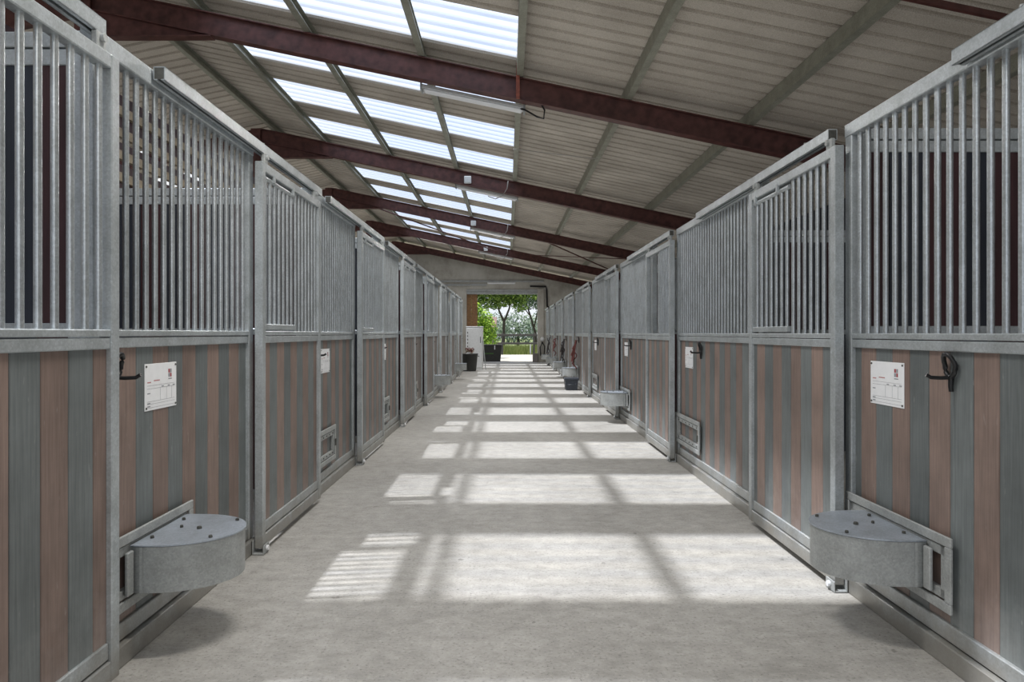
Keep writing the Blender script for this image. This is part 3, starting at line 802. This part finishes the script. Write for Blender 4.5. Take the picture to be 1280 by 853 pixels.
def tree(name, label, loc, trunk, limbs, blobs, n, size, mat, seed, group=None):
    t = thing(name, label, 'tree', loc, 0, group)
    m = MB(); m.tube(trunk[0], trunk[1], 8); m.build('trunk', BARK, t)
    for l, r in limbs: MB().tube(l, r, 6).build('limb', BARK, t)
    foliage('foliage', blobs, n, size, mat, t, seed); return t
tree('tree', 'dark forked tree in the middle of the doorway view', (-.30, 56, 0), ([(0,0,0),(.03,0,1.3),(.05,0,2.3)], [.14,.11,.11]),
     [([(.05,0,2.3),(-.35,0,3.2),(-.7,0,4.6)], [.12,.08,.04]), ([(.05,0,2.3),(.45,0,3.3),(.8,.2,4.8)], [.11,.08,.04])],
     [(-.8,0,4.7,1.3,1.2,.9), (.8,0,4.8,1.4,1.2,1.0), (0,0,5.8,1.8,1.5,.9), (-.2,0,3.9,.8,.7,.5), (1.9,.2,5.2,1.0,1,.6), (-1.8,0,4.9,1.0,1,.6), (-2.4,0,4.2,.9,.8,.7), (1.2,0,4.1,.8,.7,.5), (0,0,4.6,2.6,1.2,.5), (2.6,0,4.6,.8,.8,.6), (-1.5,0,3.7,.7,.7,.6), (1.4,.2,3.6,.6,.6,.5), (-.6,0,3.6,.5,.5,.4), (.5,0,3.9,.6,.6,.5)], 10000, .13, LEAF_TREE, 2, 'trees beyond the fence')
tree('tree', 'thin leaning tree at the right of the doorway view', (2.5, 60, 0), ([(0,0,0),(-.1,0,1.4),(-.5,0,2.8),(-.9,0,4.0)], [.14,.11,.08,.05]),
     [([(-.2,0,1.9),(.1,0,3.3),(.2,0,4.6)], [.08,.05,.03]), ([(-.5,0,2.8),(-1.1,0,3.6),(-1.7,0,4.6)], [.06,.04,.02])],
     [(-.9,0,4.4,1.0,.9,.7), (.2,0,4.9,.9,.8,.8), (-1.7,0,4.5,.6,.6,.5), (.4,0,3.3,.5,.5,.5), (-.6,0,5.6,1.4,1.2,.5), (-.4,0,3.9,1.2,.8,.5), (.6,0,4.2,.9,.8,.9), (-1.6,0,3.5,.5,.5,.4)], 2600, .12, LEAF_PALE, 3, 'trees beyond the fence')
for k, (x, yy_, h, lb) in enumerate(((-6.5, 82, 6.6, 'pale distant tree left of the forked tree'), (1.2, 78, 4.4, 'low pale bush far behind the forked tree'), (4.6, 84, 5.2, 'pale distant tree at right behind the leaning tree'), (8.2, 94, 5.5, 'taller hazy tree farthest right behind the fence'), (-1.8, 97, 5.2, 'hazy tree far behind the small house'))):
    tree('tree', lb, (x, yy_, 0), ([(0,0,0),(.05,0,h*.5)], [.15,.1]), [], [(0,0,h*.45,2.2,1.5,h*.42), (1.0,0,h*.35,1.4,1,h*.32), (-1.1,0,h*.38,1.4,1,h*.35)], 1500, .17, LEAF_FAR, 20+k, 'trees beyond the fence')
# fence
t = thing('fence', 'grey wooden post and rail fence across the far yard', 'fence', (0, 46, 0))
for x in (-9,-6.6,-4.2,-2.4,-.32,1.75,3.8,6.2):
    MB().box(x-.06, x+.06, -.06, .06, -.03, 1.40, 0, .01).build('post', FENCE, t)
for z in (.72, 1.26): MB().box(-9, 6.2, -.10, -.06, z-.07, z+.07, 0, .01).build('rail', FENCE, t)
q = random.Random(9); m = MB()
for _ in range(9000):
    x = q.uniform(-5, 5); y_ = q.uniform(46.3, 49.5); h = q.uniform(.25, .7); a = q.uniform(-.15, .15); wv = q.uniform(.012, .028)
    m.add([(x-wv, y_, -.03), (x+wv, y_, -.03), (x+a, y_+q.uniform(-.1,.1), h)], [(0,1,2)])
tag(m.build('tall_grass', LEAF_GRASS), 'tall yellow green grass behind the wooden fence', 'grass', kind='stuff')
t = thing('house', 'small grey house with red tiled roof behind the trees', 'house', (-2.45, 74, 0))
m = MB(); m.box(-2.0, 1.15, -2, 2, 0, 2.1); m.build('wall', STONE, t)
m = MB(); m.add([(-2.2,-2.3,2.0),(1.35,-2.3,2.0),(1.35,2.3,2.0),(-2.2,2.3,2.0),(-2.2,0,3.1),(1.35,0,3.1)], [(0,1,5,4),(2,3,4,5),(0,4,3),(1,2,5)]); m.build('roof', TILE, t)
t = thing('marker_post', 'short white post standing in the grass by the fence', 'post', (1.5, 45.4, 0))
MB().box(-.035, .035, -.035, .035, 0, .62, 0, .01).build('shaft', GALV, t); MB().box(-.045, .045, -.045, .045, .62, .66, 0, .01).build('cap', GALV_OLD, t)

# ------------------------------------------------------------------ light, sky, camera
sd = bpy.data.lights.new('sun', 'SUN'); sd.energy = 7.8; sd.angle = R(1.6); sd.color = (1, .95, .865)
so = bpy.data.objects.new('sun', sd); COL.objects.link(so)
so.rotation_euler = Vector((.405, .05, -1)).to_track_quat('-Z', 'Y').to_euler(); so.location = (-6, 0, 12)
W = bpy.data.worlds.new('sky'); S.world = W; W.use_nodes = True; nt = W.node_tree; nt.nodes.clear(); L = nt.links.new
wo = node(nt, 'ShaderNodeOutputWorld'); bg = node(nt, 'ShaderNodeBackground'); bg.inputs[1].default_value = .85
tc = node(nt, 'ShaderNodeTexCoord'); sx = node(nt, 'ShaderNodeSeparateXYZ'); L(tc.outputs['Generated'], sx.inputs[0])
gr = ramp(nt, [(0, (.78,.86,1.0)), (.25, (.62,.76,1.0)), (1, (.55,.70,1.0))]); L(sx.outputs[2], gr.inputs[0])
n = node(nt, 'ShaderNodeTexNoise', Scale=3.0, Detail=6.0); L(tc.outputs['Generated'], n.inputs[0])
cr = ramp(nt, [(.42, (0,0,0)), (.62, (1,1,1))]); L(n.outputs[0], cr.inputs[0])
L(mixc(nt, gr.outputs[0], (.95,.97,1.0), cr.outputs[0]), bg.inputs[0]); L(bg.outputs[0], wo.inputs[0])
W.light_settings.distance = 3.0; W.light_settings.ao_factor = .20
S.cycles.use_fast_gi = True; S.cycles.fast_gi_method = 'ADD'
S.cycles.max_bounces = 8; S.cycles.diffuse_bounces = 4; S.cycles.transparent_max_bounces = 12
S.cycles.use_denoising = True; S.cycles.sample_clamp_indirect = 4.0
S.view_settings.view_transform = 'Standard'; S.view_settings.look = 'None'; S.view_settings.exposure = 0.28; S.view_settings.gamma = 1.0

for i, yl in enumerate([-3.0, 2.8] + YB[:4]):  # fill lamps added under the battens; first pair unseen, without fittings
    ld = bpy.data.lights.new('aisle_fill_lamp', 'AREA'); ld.shape = 'RECTANGLE'; ld.size = 1.2; ld.size_y = .12; ld.energy = 68; ld.color = (1, .96, .90)
    lo = bpy.data.objects.new('aisle_fill_lamp', ld); COL.objects.link(lo); lo.location = (-.44, yl+.22, zbeam(-.44)-.09)
    lo.rotation_euler = (0, math.atan(SL), 0)
cam = bpy.data.cameras.new('camera'); co = bpy.data.objects.new('camera', cam); COL.objects.link(co)
co.location = (0, 0, 1.37); co.rotation_euler = (R(90), 0, 0)
cam.sensor_width = 36; cam.lens = 880/1280*36; cam.shift_x = 6/1280; cam.shift_y = -9.5/1280; cam.clip_start = .05; cam.clip_end = 500
S.camera = co
